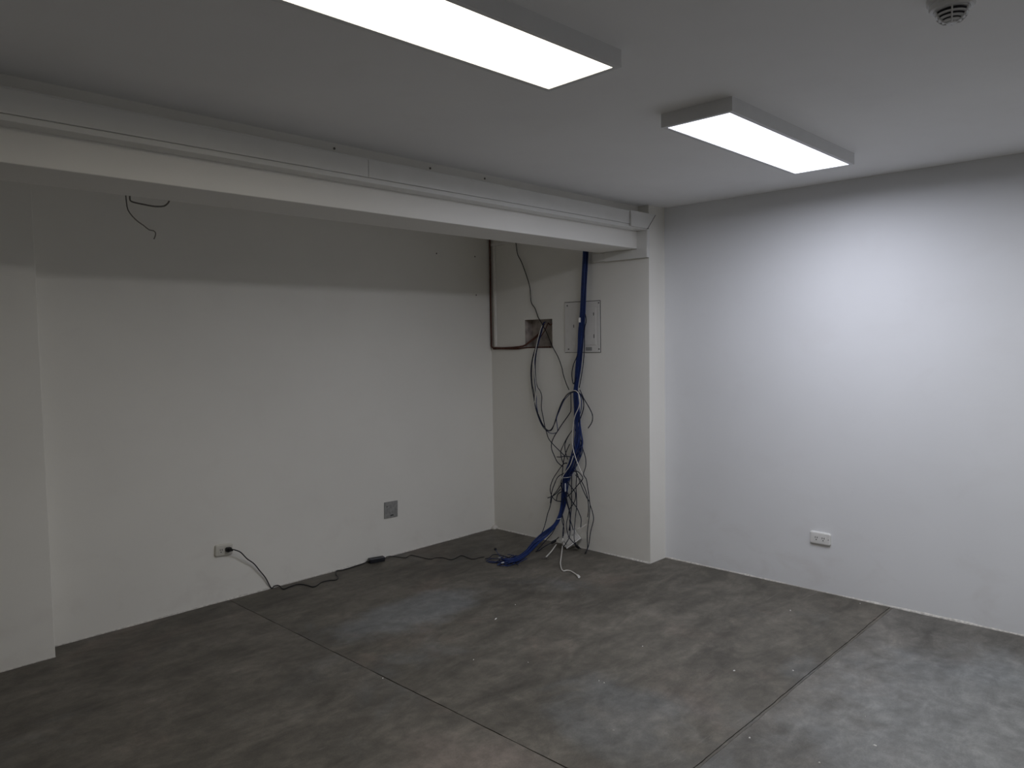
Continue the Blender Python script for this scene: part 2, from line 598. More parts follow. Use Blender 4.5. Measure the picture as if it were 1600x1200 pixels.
def light_panel(name, label, corner, th, mat, power, spread=PANEL_SPREAD, L=1.2475, W=0.2755):
    """corner: the diffuser's far-right corner (towards the bright wall, nearer the beam)"""
    t = empty(name, (corner[0], corner[1], H), (0, 0, th))
    tag(t, label, 'ceiling light', 'ceiling light panels')
    m, zb = 0.019, -0.055
    x0, x1, y0, y1 = -L - m, m, -W - m, m
    thick = 0.0016
    # four folded sides, each with its lip under the diffuser's rim
    def side(a, b, n, lip):
        # a, b: outer corners, n: inward normal
        a, b, n = Vector(a), Vector(b), Vector(n)
        d = (b - a).normalized()
        bm = bmesh.new()
        prof = [(0, 0.0), (0, zb), (lip, zb), (lip, zb + 0.005), (thick, zb + 0.005), (thick, 0.0)]
        g = 0.0001
        A = [bm.verts.new(a + d * (g + max(0, u)) + n * u + Vector((0, 0, z))) for u, z in prof]
        B = [bm.verts.new(b - d * (g + max(0, u)) + n * u + Vector((0, 0, z))) for u, z in prof]
        k = len(prof)
        bm.faces.new(A)
        bm.faces.new(B[::-1])
        for i in range(k):
            bm.faces.new((A[i], B[i], B[(i + 1) % k], A[(i + 1) % k]))
        obj('frame_side', bm, M_FRAME, t)
    side((x0, y0, 0), (x1, y0, 0), (0, 1, 0), m)
    side((x1, y1, 0), (x0, y1, 0), (0, -1, 0), m)
    side((x1, y0, 0), (x1, y1, 0), (-1, 0, 0), m)
    side((x0, y1, 0), (x0, y0, 0), (1, 0, 0), m)
    bm = bmesh.new()
    poly = [(u - L / 2, v - W / 2) for u, v in rounded_rect(L + 0.002, W + 0.002, 0.008, 4)]
    obj('diffuser', prism(poly, 'z', zb + 0.0015, zb + 0.004), mat, t)
    ld = bpy.data.lights.new('panel_light', 'AREA')
    ld.shape = 'RECTANGLE'
    ld.size, ld.size_y = L - 0.006, W - 0.006
    ld.energy = power[0] * math.pi * L * W
    ld.color = power[1]
    ld.spread = spread
    lo = bpy.data.objects.new('panel_light', ld)
    COL.objects.link(lo)
    lo.parent = t
    lo.location = (-L / 2, -W / 2, zb + 0.0008)
    obj('back_plate', bx(x0 + 0.003, x1 - 0.003, y0 + 0.003, y1 - 0.003, zb + 0.006, -0.0005), M_FRAME, t)
    return t


light_panel('ceiling_light', 'white boxed light panel near the bright wall, whole in view', (-0.654, -1.216), 0.0, M_COOL, PANEL_COOL)
light_panel('ceiling_light', 'white boxed light panel cut by the top edge of the photo', (-2.6115, -1.1879), -0.0245, M_WARM, PANEL_WARM)
# one panel of the second row, over the part of the room behind the photographer
light_panel('ceiling_light', 'white boxed light panel of the second row, behind the photographer', (-0.654, -3.30), 0.0, M_FAR, PANEL_FAR)

# ---------------------------------------------------------------- cable trunking on the beam
tr = empty('cable_trunking', (WX, 0.0, 2.33))
tag(tr, 'white plastic trunking along the beam, turning down under its end', 'trunking')


def part(name, bm, mat, parent, label=None, smooth=False):
    o = obj(name, bm, mat, parent, smooth, True)
    if label: o['label'] = label
    return o


part('trunking_base', bx(X0 + 0.01, -0.2255, 0.001, BY0 - 0.001, 2.3265, 2.3495, 0.003), M_PVC, tr)
part('trunking_back', bx(X0 + 0.01, -0.2255, 0.004, BY0 - 0.001, 2.3500, 2.4330, 0.002), M_PVC, tr)
part('trunking_lid', bx(X0 + 0.01, -2.5205, -0.006, 0.003, 2.3498, 2.4365, 0.0025), M_PVC, tr)
part('trunking_lid', bx(-2.5190, -0.4325, -0.006, 0.003, 2.3498, 2.4365, 0.0025), M_PVC, tr)
# thin snap ridge along the lids' upper edge
part('lid_ridge', bx(X0 + 0.01, -0.4325, -0.0085, -0.006, 2.4285, 2.4325, 0.001), M_PVC, tr)
# elbow cover with its slanting end, lapping over the pillar corner
part('elbow_cover', prism([(-0.4312, 2.3345), (-0.240, 2.3345), (-0.232, 2.339), (-0.141, 2.4345), (-0.141, 2.437), (-0.4312, 2.437)], 'y', -0.0165, -0.0030, bevel=0.0012), M_PVC, tr)
part('edge_shadow_line', tube([(-0.4312 + 0.19, -0.0150, 2.3340), (-0.2315, -0.0165, 2.3385), (-0.1405, -0.0165, 2.4340)], 0.0019, 6, raw=True), M_SLOT, tr, 'dark line added for the shadow along the slanting end of the elbow')  # solid dark tube imitating the shadow behind the cover's slanting end
part('riser', prism([(WX - 0.0005, BY0 - 0.0005), (WX - 0.025, BY0 - 0.0005)] + [(WX - 0.025 + 0.008 - 0.008 * math.cos(a), -0.006 + 0.008 - 0.008 * math.sin(a)) for a in (0, 0.4, 0.8, 1.2, 1.571)] + [(WX - 0.0005, -0.006)], 'z', 2.206, 2.334), M_PVC, tr, smooth=False)
part('elbow_block', prism([(WX - 0.0005, 0.362), (WX - 0.026, 0.362)] + [(WX - 0.026 + 0.012 - 0.012 * math.cos(a), -0.008 + 0.012 - 0.012 * math.sin(a)) for a in (0, 0.4, 0.8, 1.2, 1.571)] + [(WX - 0.0005, -0.008)], 'z', 2.142, 2.206, bevel=0.0012), M_PVC, tr)
part('branch', bx(WX - 0.023, WX - 0.0005, 0.3635, 0.472, 2.146, 2.2045, 0.002), M_PVC, tr)

# mini trunking up the alcove corner with the red-brown conduit beside it
mt = empty('mini_trunking', (WX, 1.495, 1.53))
tag(mt, 'narrow white trunking strip up the alcove corner beside brown cable', 'trunking')
part('upright_strip', bx(WX - 0.013, WX - 0.0005, 1.486, 1.510, 1.538, 2.366, 0.002), M_PVC_OLD, mt)
part('cross_strip', bx(WX - 0.013, WX - 0.0005, 1.05, 1.535, 2.3665, 2.388, 0.002), M_PVC_OLD, mt)

# ---------------------------------------------------------------- cables
DATA = {"TRUNK":[[-0.2385,0.5182,2.2513,0.0235],[-0.2385,0.5187,2.2096,0.0235],[-0.2385,0.5331,2.0103,0.0235],[-0.2385,0.5443,1.8234,0.0235],[-0.2385,0.5545,1.7297,0.0235],[-0.2385,0.5677,1.6355,0.0235],[-0.2385,0.5783,1.5171,0.0212],[-0.2385,0.5917,1.4219,0.0235],[-0.2385,0.6019,1.3406,0.0235],[-0.2385,0.6183,1.254,0.0188],[-0.2385,0.6283,1.196,0.0212],[-0.2385,0.6233,1.1096,0.0244],[-0.2385,0.6184,1.0134,0.0282],[-0.2385,0.6134,0.9269,0.0282],[-0.2385,0.608,0.8693,0.0329],[-0.2385,0.6027,0.8117,0.039],[-0.2385,0.6126,0.7528,0.0414],[-0.2385,0.6412,0.6917,0.0423],[-0.2385,0.6796,0.6194,0.039],[-0.2385,0.7184,0.5414,0.0329],[-0.2385,0.7382,0.4847,0.0296],[-0.2385,0.7456,0.4144,0.0249],[-0.2385,0.7563,0.3385,0.0235],[-0.2605,0.7613,0.267,0.0188],[-0.2825,0.7691,0.2201,0.0169],[-0.3067,0.7912,0.1665,0.0197],[-0.3685,0.8458,0.095,0.0353],[-0.4859,0.8463,0.045,0.0306],[-0.6126,0.8023,0.022,0.0212],[-0.7427,0.7516,0.02,0.0212],[-0.8271,0.7412,0.02,0.0235],[-0.8778,0.7747,0.018,0.0282]],"LOOSE":[[[-0.2485,0.6634,1.1953],[-0.2685,0.6479,1.1346],[-0.2685,0.6489,1.0623],[-0.2585,0.6699,1.0314],[-0.2485,0.7549,0.9425],[-0.2485,0.8005,0.8851],[-0.2485,0.8335,0.8431],[-0.2385,0.8689,0.7893],[-0.2385,0.8697,0.7393],[-0.2485,0.8358,0.6938],[-0.2585,0.7957,0.6493],[-0.2685,0.7303,0.618]],[[-0.2585,0.5693,1.2136],[-0.2485,0.5359,1.1429],[-0.2485,0.4947,1.0879],[-0.2485,0.4627,1.0329],[-0.2385,0.474,0.9793],[-0.2335,0.5143,0.9285]],[[-0.2385,0.5665,0.7762],[-0.2385,0.5547,0.7508],[-0.2385,0.5372,0.6996],[-0.2385,0.5379,0.6394],[-0.2435,0.5553,0.5803],[-0.2435,0.5291,0.5467],[-0.2435,0.5177,0.4908],[-0.2385,0.5103,0.4308],[-0.2385,0.5008,0.3646],[-0.2385,0.4793,0.31],[-0.2335,0.4725,0.2475],[-0.2285,0.5032,0.1546],[-0.2285,0.5244,0.044],[-0.2966,0.5,0.005]],[[-0.2585,0.6385,0.607],[-0.2585,0.6049,0.5841],[-0.2485,0.5862,0.5194],[-0.2485,0.5529,0.4558],[-0.2385,0.5287,0.4042],[-0.2385,0.5008,0.3695],[-0.2335,0.5079,0.3],[-0.2285,0.5333,0.1617],[-0.2235,0.5411,0.0936],[-0.2285,0.535,0.0275],[-0.2671,0.5172,0.005]],[[-0.2585,0.6575,0.5855],[-0.2685,0.6244,0.5969],[-0.2785,0.5825,0.6029],[-0.2785,0.5493,0.5811],[-0.2685,0.5413,0.5532],[-0.2685,0.5702,0.5194],[-0.2685,0.6037,0.4839],[-0.2685,0.6325,0.4535],[-0.2585,0.6754,0.4145],[-0.2585,0.704,0.3935]],[[-0.2485,0.634,0.6256],[-0.2485,0.6161,0.579],[-0.2385,0.6317,0.4802],[-0.2335,0.6329,0.4137],[-0.2335,0.6316,0.3208],[-0.2285,0.6451,0.2639],[-0.2785,0.6176,0.1795],[-0.3235,0.5864,0.1061],[-0.3085,0.5869,0.0642],[-0.2585,0.6031,0.0214]],[[-0.2285,0.682,0.5786],[-0.2285,0.6825,0.549],[-0.2185,0.6924,0.4182],[-0.2185,0.6936,0.334],[-0.2485,0.6799,0.2326],[-0.2985,0.647,0.1492]],[[-0.2485,0.7313,0.3882],[-0.2485,0.7192,0.3503],[-0.2385,0.6994,0.2773],[-0.2385,0.6915,0.2142],[-0.2785,0.6405,0.1806],[-0.2985,0.6152,0.1594]],[[-0.2485,0.7106,0.5093],[-0.2485,0.6883,0.4874],[-0.2485,0.6549,0.4573],[-0.2485,0.6304,0.4311],[-0.2485,0.631,0.3871],[-0.2485,0.6502,0.3452],[-0.2485,0.6884,0.2955],[-0.2685,0.6885,0.2399],[-0.2985,0.68,0.1977],[-0.3235,0.6537,0.153],[-0.3385,0.6203,0.1082],[-0.3285,0.5829,0.071],[-0.2785,0.593,0.0324],[-0.2485,0.5804,0.0136]],[[-0.2385,0.7325,0.4458],[-0.2385,0.7139,0.4156],[-0.2285,0.6888,0.363],[-0.2285,0.6382,0.316],[-0.2285,0.6115,0.2739],[-0.2285,0.5935,0.2325],[-0.2685,0.566,0.1811]],[[-0.2485,0.7149,0.6514],[-0.2485,0.7532,0.6297],[-0.2385,0.8238,0.5566],[-0.2385,0.8604,0.5069],[-0.2385,0.8877,0.4437],[-0.2385,0.8865,0.3975],[-0.2485,0.8541,0.3616],[-0.2585,0.8101,0.3463],[-0.2585,0.7618,0.3485]],[[-0.2385,0.9176,0.3514],[-0.2435,0.8734,0.3683],[-0.2485,0.8275,0.3953],[-0.2585,0.7667,0.4446]],[[-0.2485,0.7563,0.4245],[-0.2485,0.782,0.4137],[-0.2485,0.8081,0.3928],[-0.2485,0.8185,0.3485]],[[-0.2485,0.6613,0.8953],[-0.2485,0.7058,0.8432],[-0.2385,0.753,0.7794],[-0.2385,0.7759,0.7379],[-0.2385,0.7765,0.6982],[-0.2485,0.7466,0.6481],[-0.2585,0.7003,0.6493]],[[-0.2485,0.6487,0.9108],[-0.2485,0.6867,0.8643],[-0.2485,0.7188,0.8128],[-0.2485,0.7289,0.7728],[-0.2485,0.7201,0.7245],[-0.2585,0.6936,0.6793]],[[-0.2585,0.8015,0.6884],[-0.2685,0.7546,0.6942],[-0.2685,0.7038,0.704],[-0.2585,0.6621,0.7019]],[[-0.2585,0.6046,1.3032],[-0.2585,0.6297,1.2547],[-0.2585,0.6441,1.3263],[-0.2585,0.6278,1.3983],[-0.2585,0.5965,1.4558],[-0.2485,0.5857,1.5031]],[[-0.2585,0.5143,1.775],[-0.2585,0.503,1.7279],[-0.2585,0.5154,1.6815],[-0.2485,0.5298,1.6349],[-0.2485,0.5313,1.5171],[-0.2485,0.5447,1.3989],[-0.2485,0.564,1.3037],[-0.2485,0.5832,1.2269]],[[-0.2485,0.7099,0.5586],[-0.2485,0.7617,0.4883],[-0.2485,0.8142,0.422],[-0.2485,0.8605,0.3708],[-0.2485,0.8744,0.3236],[-0.2485,0.8918,0.2707],[-0.2485,0.9117,0.2272],[-0.2585,0.9247,0.1611],[-0.3185,0.9028,0.1054],[-0.3585,0.9009,0.0735]],[[-0.2485,0.7707,0.3133],[-0.2485,0.7591,0.2353],[-0.2785,0.7219,0.1946],[-0.3285,0.691,0.1429],[-0.3485,0.6754,0.0713]],[[-0.2385,0.6978,0.2132],[-0.3085,0.6349,0.1605],[-0.3385,0.6203,0.1111],[-0.3485,0.6468,0.0594],[-0.3585,0.6639,0.0316]],[[-0.2985,0.7888,0.1504],[-0.3285,0.8025,0.1043],[-0.3485,0.8378,0.0575],[-0.3985,0.84,0.0277],[-0.4985,0.8032,0.0116]],[[-0.2985,0.7578,0.0791],[-0.2985,0.7903,0.0506],[-0.3185,0.7947,0.0405],[-0.3485,0.8124,0.0272],[-0.3985,0.8273,0.0102],[-0.4985,0.7793,0.018],[-0.513,0.8031,0.005]],[[-0.2585,0.7161,0.4313],[-0.2585,0.7015,0.3495],[-0.2585,0.6773,0.2792],[-0.2785,0.6588,0.212],[-0.2985,0.6557,0.1478]],[[-0.2585,0.7358,0.3793],[-0.2585,0.7467,0.2936],[-0.2785,0.7407,0.2139],[-0.3085,0.6974,0.1624],[-0.3385,0.6794,0.1077]],[[-0.2585,0.6732,0.7983],[-0.2485,0.7201,0.7245],[-0.2485,0.7467,0.6432],[-0.2485,0.7575,0.5531],[-0.2485,0.7715,0.4772],[-0.2585,0.7415,0.428]],[[-0.2585,0.7139,0.5792],[-0.2485,0.7995,0.5334],[-0.2485,0.8394,0.4688],[-0.2485,0.8666,0.4001],[-0.2485,0.8811,0.3176]],[[-0.2585,0.6205,0.5702],[-0.2585,0.5719,0.5371],[-0.2485,0.5381,0.477],[-0.2485,0.5148,0.4077],[-0.2435,0.5106,0.3255],[-0.2385,0.5244,0.2597]]],"NICHE":[[[-0.1485,0.9978,1.7288],[-0.1985,0.9741,1.7177],[-0.2105,0.9914,1.6482],[-0.2185,1.0299,1.5385],[-0.2185,1.0725,1.4426],[-0.2185,1.088,1.341],[-0.2185,1.0831,1.2394],[-0.2185,1.0639,1.1638],[-0.2185,1.0619,1.0875],[-0.2285,1.0205,0.999],[-0.2385,0.9725,0.9271],[-0.2485,0.9178,0.8866],[-0.2485,0.8718,0.8849],[-0.2485,0.8453,0.9116],[-0.2485,0.8185,0.9728],[-0.2485,0.7917,1.0385],[-0.2585,0.744,1.1151],[-0.2685,0.6972,1.1615],[-0.2885,0.6307,1.1941],[-0.2985,0.5797,1.2037],[-0.2985,0.5436,1.1932],[-0.2885,0.5219,1.1698],[-0.2785,0.5184,1.1268],[-0.2685,0.5299,1.0781],[-0.2685,0.5517,1.0198],[-0.2585,0.5816,0.9693]],[[-0.1485,0.9911,1.7286],[-0.1985,0.9675,1.7176],[-0.2105,0.9848,1.6431],[-0.2185,1.0198,1.5384],[-0.2185,1.0486,1.4428],[-0.2185,1.0573,1.3416],[-0.2185,1.0523,1.2403],[-0.2185,1.0405,1.1393],[-0.2185,1.0385,1.0633],[-0.2285,1.0008,0.9698],[-0.2385,0.9462,0.9037],[-0.2485,0.8852,0.869],[-0.2485,0.8331,0.8679],[-0.2485,0.8005,0.8851],[-0.2485,0.803,0.9343],[-0.2585,0.8001,0.9847],[-0.2585,0.7737,1.0403],[-0.2685,0.723,1.1167],[-0.2785,0.6765,1.1581],[-0.2985,0.6165,1.1905],[-0.2985,0.5738,1.1968],[-0.2985,0.5378,1.1793],[-0.2885,0.5313,1.1364],[-0.2785,0.5431,1.0687],[-0.2685,0.5699,1.0188]],[[-0.1485,1.0045,1.7289],[-0.1985,0.9844,1.703],[-0.2105,1.0053,1.6234],[-0.2185,1.0198,1.5384],[-0.2185,1.0418,1.4428],[-0.2185,1.0472,1.3316],[-0.2185,1.0321,1.2308],[-0.2185,0.9991,1.1864],[-0.2185,0.9831,1.1417],[-0.2185,0.988,1.0557],[-0.2285,0.9605,0.9723],[-0.2285,0.9481,0.9177],[-0.2285,0.9322,0.8735],[-0.2285,0.9099,0.82],[-0.2335,0.8603,0.7795],[-0.2385,0.7856,0.732],[-0.2485,0.7331,0.7036]],[[-0.1485,0.9978,1.7288],[-0.1985,0.9809,1.7079],[-0.2125,1.0034,1.6284],[-0.2205,1.0454,1.5184],[-0.2205,1.0777,1.4325],[-0.2185,1.0949,1.3409],[-0.2185,1.0899,1.2392],[-0.2185,1.0711,1.1482],[-0.2185,1.052,1.0677],[-0.2285,1.0104,0.9996],[-0.2385,0.9624,0.9328],[-0.2485,0.9111,0.8921],[-0.2485,0.8718,0.8899],[-0.2485,0.8353,0.9322],[-0.2485,0.8053,0.9934],[-0.2585,0.7669,1.0651],[-0.2585,0.7312,1.1254],[-0.2685,0.6846,1.1716],[-0.2885,0.6245,1.1991],[-0.2985,0.5737,1.2016],[-0.2885,0.5427,1.1832],[-0.2785,0.5242,1.1407],[-0.2685,0.5268,1.0878],[-0.2685,0.5456,1.0297],[-0.2585,0.5784,0.9791]]],"NICHE_WHITE":[[-0.1485,0.9979,1.7237],[-0.2085,0.979,1.6979],[-0.2205,1.0031,1.6234],[-0.2285,1.0243,1.5386],[-0.2285,1.0498,1.443],[-0.2285,1.0453,1.3169],[-0.2285,1.0302,1.2162],[-0.2285,1.0385,1.1299],[-0.2285,1.0564,1.0834],[-0.2235,1.0349,1.013],[-0.2335,0.9835,0.936],[-0.2435,0.9254,0.8906],[-0.2435,0.8827,0.8861],[-0.2435,0.8461,0.926],[-0.2435,0.8161,0.9874],[-0.2485,0.7852,1.0487],[-0.2585,0.7375,1.1251],[-0.2785,0.6825,1.1772],[-0.2985,0.6224,1.2022],[-0.3135,0.5675,1.2107],[-0.3135,0.5377,1.1896],[-0.3135,0.5263,1.143],[-0.3085,0.5431,1.0852],[-0.3085,0.5739,1.0314],[-0.2985,0.6011,0.9717],[-0.2885,0.6192,0.912],[-0.2885,0.6235,0.8251],[-0.2885,0.6121,0.7635],[-0.2985,0.5804,0.7004],[-0.2985,0.5508,0.6412],[-0.2985,0.5154,0.5831]],"WHITE_B":[[-0.2885,0.6126,0.7201],[-0.2985,0.6235,0.6769],[-0.2985,0.6394,0.6438],[-0.2935,0.6847,0.5922],[-0.2885,0.7235,0.548],[-0.2785,0.7553,0.5083],[-0.2685,0.7837,0.4638]],"DARK_WIRE":[[-0.2185,1.2584,2.4152],[-0.2185,1.2383,2.3624],[-0.2185,1.232,2.3263],[-0.2185,1.2191,2.2693],[-0.2185,1.1784,2.2051],[-0.2135,1.1299,2.0908],[-0.2105,1.1001,1.9984],[-0.2085,1.0903,1.8873],[-0.2085,1.0505,1.8353],[-0.2065,1.0198,1.764],[-0.2105,0.9834,1.7229],[-0.2125,0.9557,1.6824],[-0.2125,0.9235,1.632],[-0.2105,0.8744,1.5374],[-0.2135,0.815,1.4537],[-0.2185,0.7736,1.3709],[-0.2185,0.7617,1.3222],[-0.2285,0.7228,1.2504],[-0.2585,0.6736,1.21]],"WHITE_CABLE":[[-0.3485,0.675,0.0958],[-0.3535,0.6712,0.0731],[-0.3026,0.7156,0.03],[-0.3447,0.6844,0.02],[-0.4258,0.6234,0.01],[-0.5183,0.5519,0.006],[-0.6281,0.465,0.006],[-0.7185,0.3775,0.006],[-0.7394,0.3405,0.006],[-0.7184,0.3381,0.006],[-0.7066,0.3093,0.006],[-0.727,0.2618,0.006],[-0.7485,0.219,0.006],[-0.7649,0.1943,0.006]],"WHITE_STUB":[[-0.3075,0.7768,0.02],[-0.446,0.7092,0.008],[-0.5777,0.6447,0.008]],"WHITE_TAIL":[[-0.2785,0.6117,0.1609],[-0.2735,0.583,0.172],[-0.2485,0.5679,0.1794],[-0.2185,0.5529,0.198]],"CORD_A":[[-2.5437,1.5096,0.3322],[-2.5184,1.4946,0.3236],[-2.4731,1.5046,0.2958],[-2.4256,1.5196,0.2418],[-2.3751,1.5296,0.1955],[-2.3354,1.5346,0.1396],[-2.2952,1.5396,0.0829],[-2.2552,1.5613,0.005],[-2.2356,1.5553,0.012],[-2.2095,1.5448,0.012],[-2.2013,1.5189,0.005],[-2.2114,1.4682,0.004],[-2.1635,1.4802,0.004],[-2.1,1.4854,0.004],[-2.0704,1.4318,0.004],[-2.0604,1.3622,0.004],[-2.0298,1.3658,0.004],[-1.9744,1.4009,0.004],[-1.9183,1.3969,0.004],[-1.8794,1.3727,0.004],[-1.8386,1.4083,0.004],[-1.8159,1.4665,0.004],[-1.7675,1.541,0.004],[-1.724,1.5241,0.004],[-1.6335,1.5326,0.004],[-1.5368,1.5386,0.006],[-1.4946,1.5273,0.015]],"CORD_B":[[-1.3625,1.5454,0.015],[-1.3139,1.5486,0.006],[-1.2793,1.4937,0.004],[-1.2541,1.4272,0.004],[-1.1846,1.447,0.004],[-1.1703,1.3674,0.004],[-1.1542,1.2623,0.004],[-1.1086,1.2586,0.004],[-1.0715,1.2157,0.004],[-1.0636,1.133,0.004],[-0.9897,1.1456,0.004],[-0.9404,1.151,0.004],[-0.952,1.028,0.004],[-0.8992,1.0159,0.004],[-0.857,0.9989,0.005]],"ENDS":[[[-0.7774,0.7571,0.015],[-0.8112,0.7946,0.02],[-0.8301,0.8407,0.02],[-0.8036,0.9057,0.03],[-0.724,1.0186,0.03]],[[-0.8122,0.7239,0.02],[-0.786,0.8384,0.02],[-0.7909,0.9186,0.02],[-0.8065,0.963,0.015],[-0.87,0.9387,0.01],[-0.8947,0.9533,0.008]],[[-0.8413,0.734,0.02],[-0.897,0.7687,0.012],[-0.901,0.8288,0.008],[-0.9086,0.8731,0.008],[-0.9329,0.8877,0.006]],[[-0.8443,0.7312,0.012],[-0.9082,0.7325,0.008],[-0.9396,0.7459,0.008],[-0.9252,0.7983,0.008]],[[-0.7681,0.7655,0.03],[-0.7543,0.8235,0.03],[-0.7421,0.8745,0.02]],[[-0.8248,0.7624,0.02],[-0.8796,0.7982,0.03],[-0.8746,0.868,0.02],[-0.8751,0.9202,0.01],[-0.9327,0.901,0.008]],[[-0.8413,0.734,0.02],[-0.888,0.7646,0.02],[-0.8929,0.8173,0.02],[-0.9201,0.829,0.01],[-0.9324,0.8752,0.006]],[[-0.8416,0.7211,0.018],[-0.9101,0.7305,0.018],[-0.9138,0.771,0.02],[-0.939,0.7782,0.006]]],"LOOPS":[[[-3.416,0.47,2.2613],[-3.4176,0.47,2.2239],[-3.4158,0.47,2.1895],[-3.4114,0.47,2.1607],[-3.3946,0.47,2.1358],[-3.3722,0.47,2.1153],[-3.352,0.47,2.1025],[-3.329,0.47,2.0857],[-3.3105,0.47,2.0833],[-3.3028,0.47,2.0745],[-3.3048,0.47,2.0606],[-3.3106,0.47,2.0477]],[[-3.4052,0.45,2.2597],[-3.4081,0.45,2.2222],[-3.4089,0.45,2.2035],[-3.4042,0.45,2.1948],[-3.3839,0.45,2.1906],[-3.3531,0.45,2.1876],[-3.3191,0.45,2.1849],[-3.2951,0.45,2.1858],[-3.2708,0.45,2.1906],[-3.254,0.45,2.2035],[-3.2451,0.45,2.2211],[-3.2382,0.45,2.2551]]],"RED":[[-0.21051746566963347,1.5425993237409097,2.48],[-0.21051746566963347,1.5425993237409097,2.2],[-0.21051746566963347,1.5445993237409097,1.9],[-0.21051746566963347,1.5425993237409097,1.6],[-0.21051746566963347,1.5385993237409097,1.535],[-0.2085,1.4846,1.5277],[-0.2085,1.3808,1.5273],[-0.2085,1.2721,1.532],[-0.2105,1.1781,1.5418],[-0.1985,1.133,1.5694],[-0.1885,1.0726,1.6092],[-0.1785,1.0334,1.6439],[-0.1685,1.0077,1.6887],[-0.1485,1.0047,1.7189]]}

CR = Vector((0.692, -0.722, 0.0))      # across the bundle
CD = Vector((-0.722, -0.692, 0.0))     # out from the bundle towards the room
rc = random.Random(21)

rd = empty('red_cable', DATA['RED'][4])
tag(rd, 'red-brown conduit running down the alcove corner and into the niche', 'conduit')
part('conduit', tube(DATA['RED'], 0.0065, 8), M_RED, rd, smooth=True)
R2 = [[p[0] - 0.006, p[1] - 0.009, p[2] + 0.004 * math.sin(i * 1.7) - 0.006] for i, p in enumerate(DATA['RED'])]
R2 = [[min(p[0], WX - 0.006) if p[1] > NY1 else p[0], min(p[1], DY - 0.007), p[2]] for p in R2]
part('wire', tube(R2[:-1], 0.0035, 6), M_RED, rd, smooth=True)
R3 = [[WX - 0.009, 1.53, 1.519], [WX - 0.008, 1.44, 1.5195], [WX - 0.008, 1.33, 1.518], [WX - 0.007, 1.24, 1.5185], [WX - 0.004, 1.16, 1.527], [WX + 0.02, 1.05, 1.530], [WX + 0.03, 0.93, 1.531]]
part('wire', tube(R3, 0.005, 6), M_RED, rd, smooth=True)

R4 = [[WX + 0.045, 0.958, 1.716], [WX + 0.030, 0.925, 1.703], [WX + 0.040, 0.895, 1.728], [WX + 0.07, 0.887, 1.722]]
part('wire', tube(R4, 0.005, 6), M_RED, rd, smooth=True)
R5 = [[WX + 0.048, 0.965, 1.722], [WX + 0.02, 0.960, 1.690], [WX + 0.035, 1.00, 1.650], [WX + 0.05, 1.06, 1.600]]
part('wire', tube(R5, 0.004, 6), M_RED, rd, smooth=True)
nb_ = empty('niche_cable_bundle', DATA['NICHE'][0][1])
tag(nb_, 'slack shade-darkened blue and white cables hanging in a loop out of the niche', 'cables')
for i, p in enumerate(DATA['NICHE']):
    part('cable', tube(p, 0.0031), M_BLUE_SHADE if i != 1 else M_BLUE2, nb_, smooth=True)
part('white_cable', tube(DATA['NICHE_WHITE'], 0.0031), M_WHITE_C, nb_, 'thin white cable among the darkened blue ones', True)

dw = tag(obj('dark_wire', tube(DATA['DARK_WIRE'], 0.0033), M_BLACK, None, True), 'single thin black wire from the beam past the niche to the blue bundle', 'wire')

# main blue bundle
T = DATA['TRUNK']
cb = empty('blue_cable_bundle', T[-1][:3])
tag(cb, 'thick bundle of blue network cables hanging from beam to floor', 'cables')
TP = [Vector(t[:3]) for t in T]
TW = [t[3] for t in T]
TP.insert(0, Vector((TP[0].x, TP[0].y, 2.47)))
TW.insert(0, TW[0])
NS = 34
for s in range(NS):
    r0 = math.sqrt((s + 0.5) / NS)
    a0 = s * 2.39996
    ph1, ph2 = rc.uniform(0, 6.28), rc.uniform(0, 6.28)
    pts = []
    stop = len(TP) if s % 3 else len(TP) - rc.choice((0, 0, 1))
    for i in range(stop):
        w = TW[i]
        wild = (0.48 if TP[i].z < 0.95 else 0.30) if 0.42 < TP[i].z < 1.25 else (0.34 if 0.05 < TP[i].z < 0.15 else 0.14)
        a = a0 + 0.09 * i + wild * 1.6 * math.sin(i * 0.55 + ph1)
        r = min(1.0, max(0.05, r0 + wild * math.sin(i * 0.8 + ph2)))
        ca, cbn = r * math.cos(a), r * math.sin(a)
        if TP[i].z < 0.06:         # lying on the floor: spread flat
            q = TP[i] + Vector((-0.30, -0.95, 0)) * (ca * w * 1.45) + Vector((0, 0, (cbn * 0.5) * 0.026))
            q.z = max(q.z, 0.0045)
        else:
            q = TP[i] + CR * (ca * (w - 0.0028)) + CD * (cbn * w * 0.75)
            q.x = min(q.x, WX - 0.005)
        pts.append(q)
    part('cable', tube(pts, 0.0029), (M_BLUE, M_BLUE, M_BLUE2)[s % 3], cb, smooth=True)
for p in DATA['LOOSE']:
    part('loose_cable', tube(p, 0.0034), M_BLUE_SHADE, cb, smooth=True)
for p in DATA['ENDS']:
    part('cable_end', tube(p, 0.0031), M_BLUE2 if len(p) != 6 else M_BLUE_SHADE, cb, smooth=True)
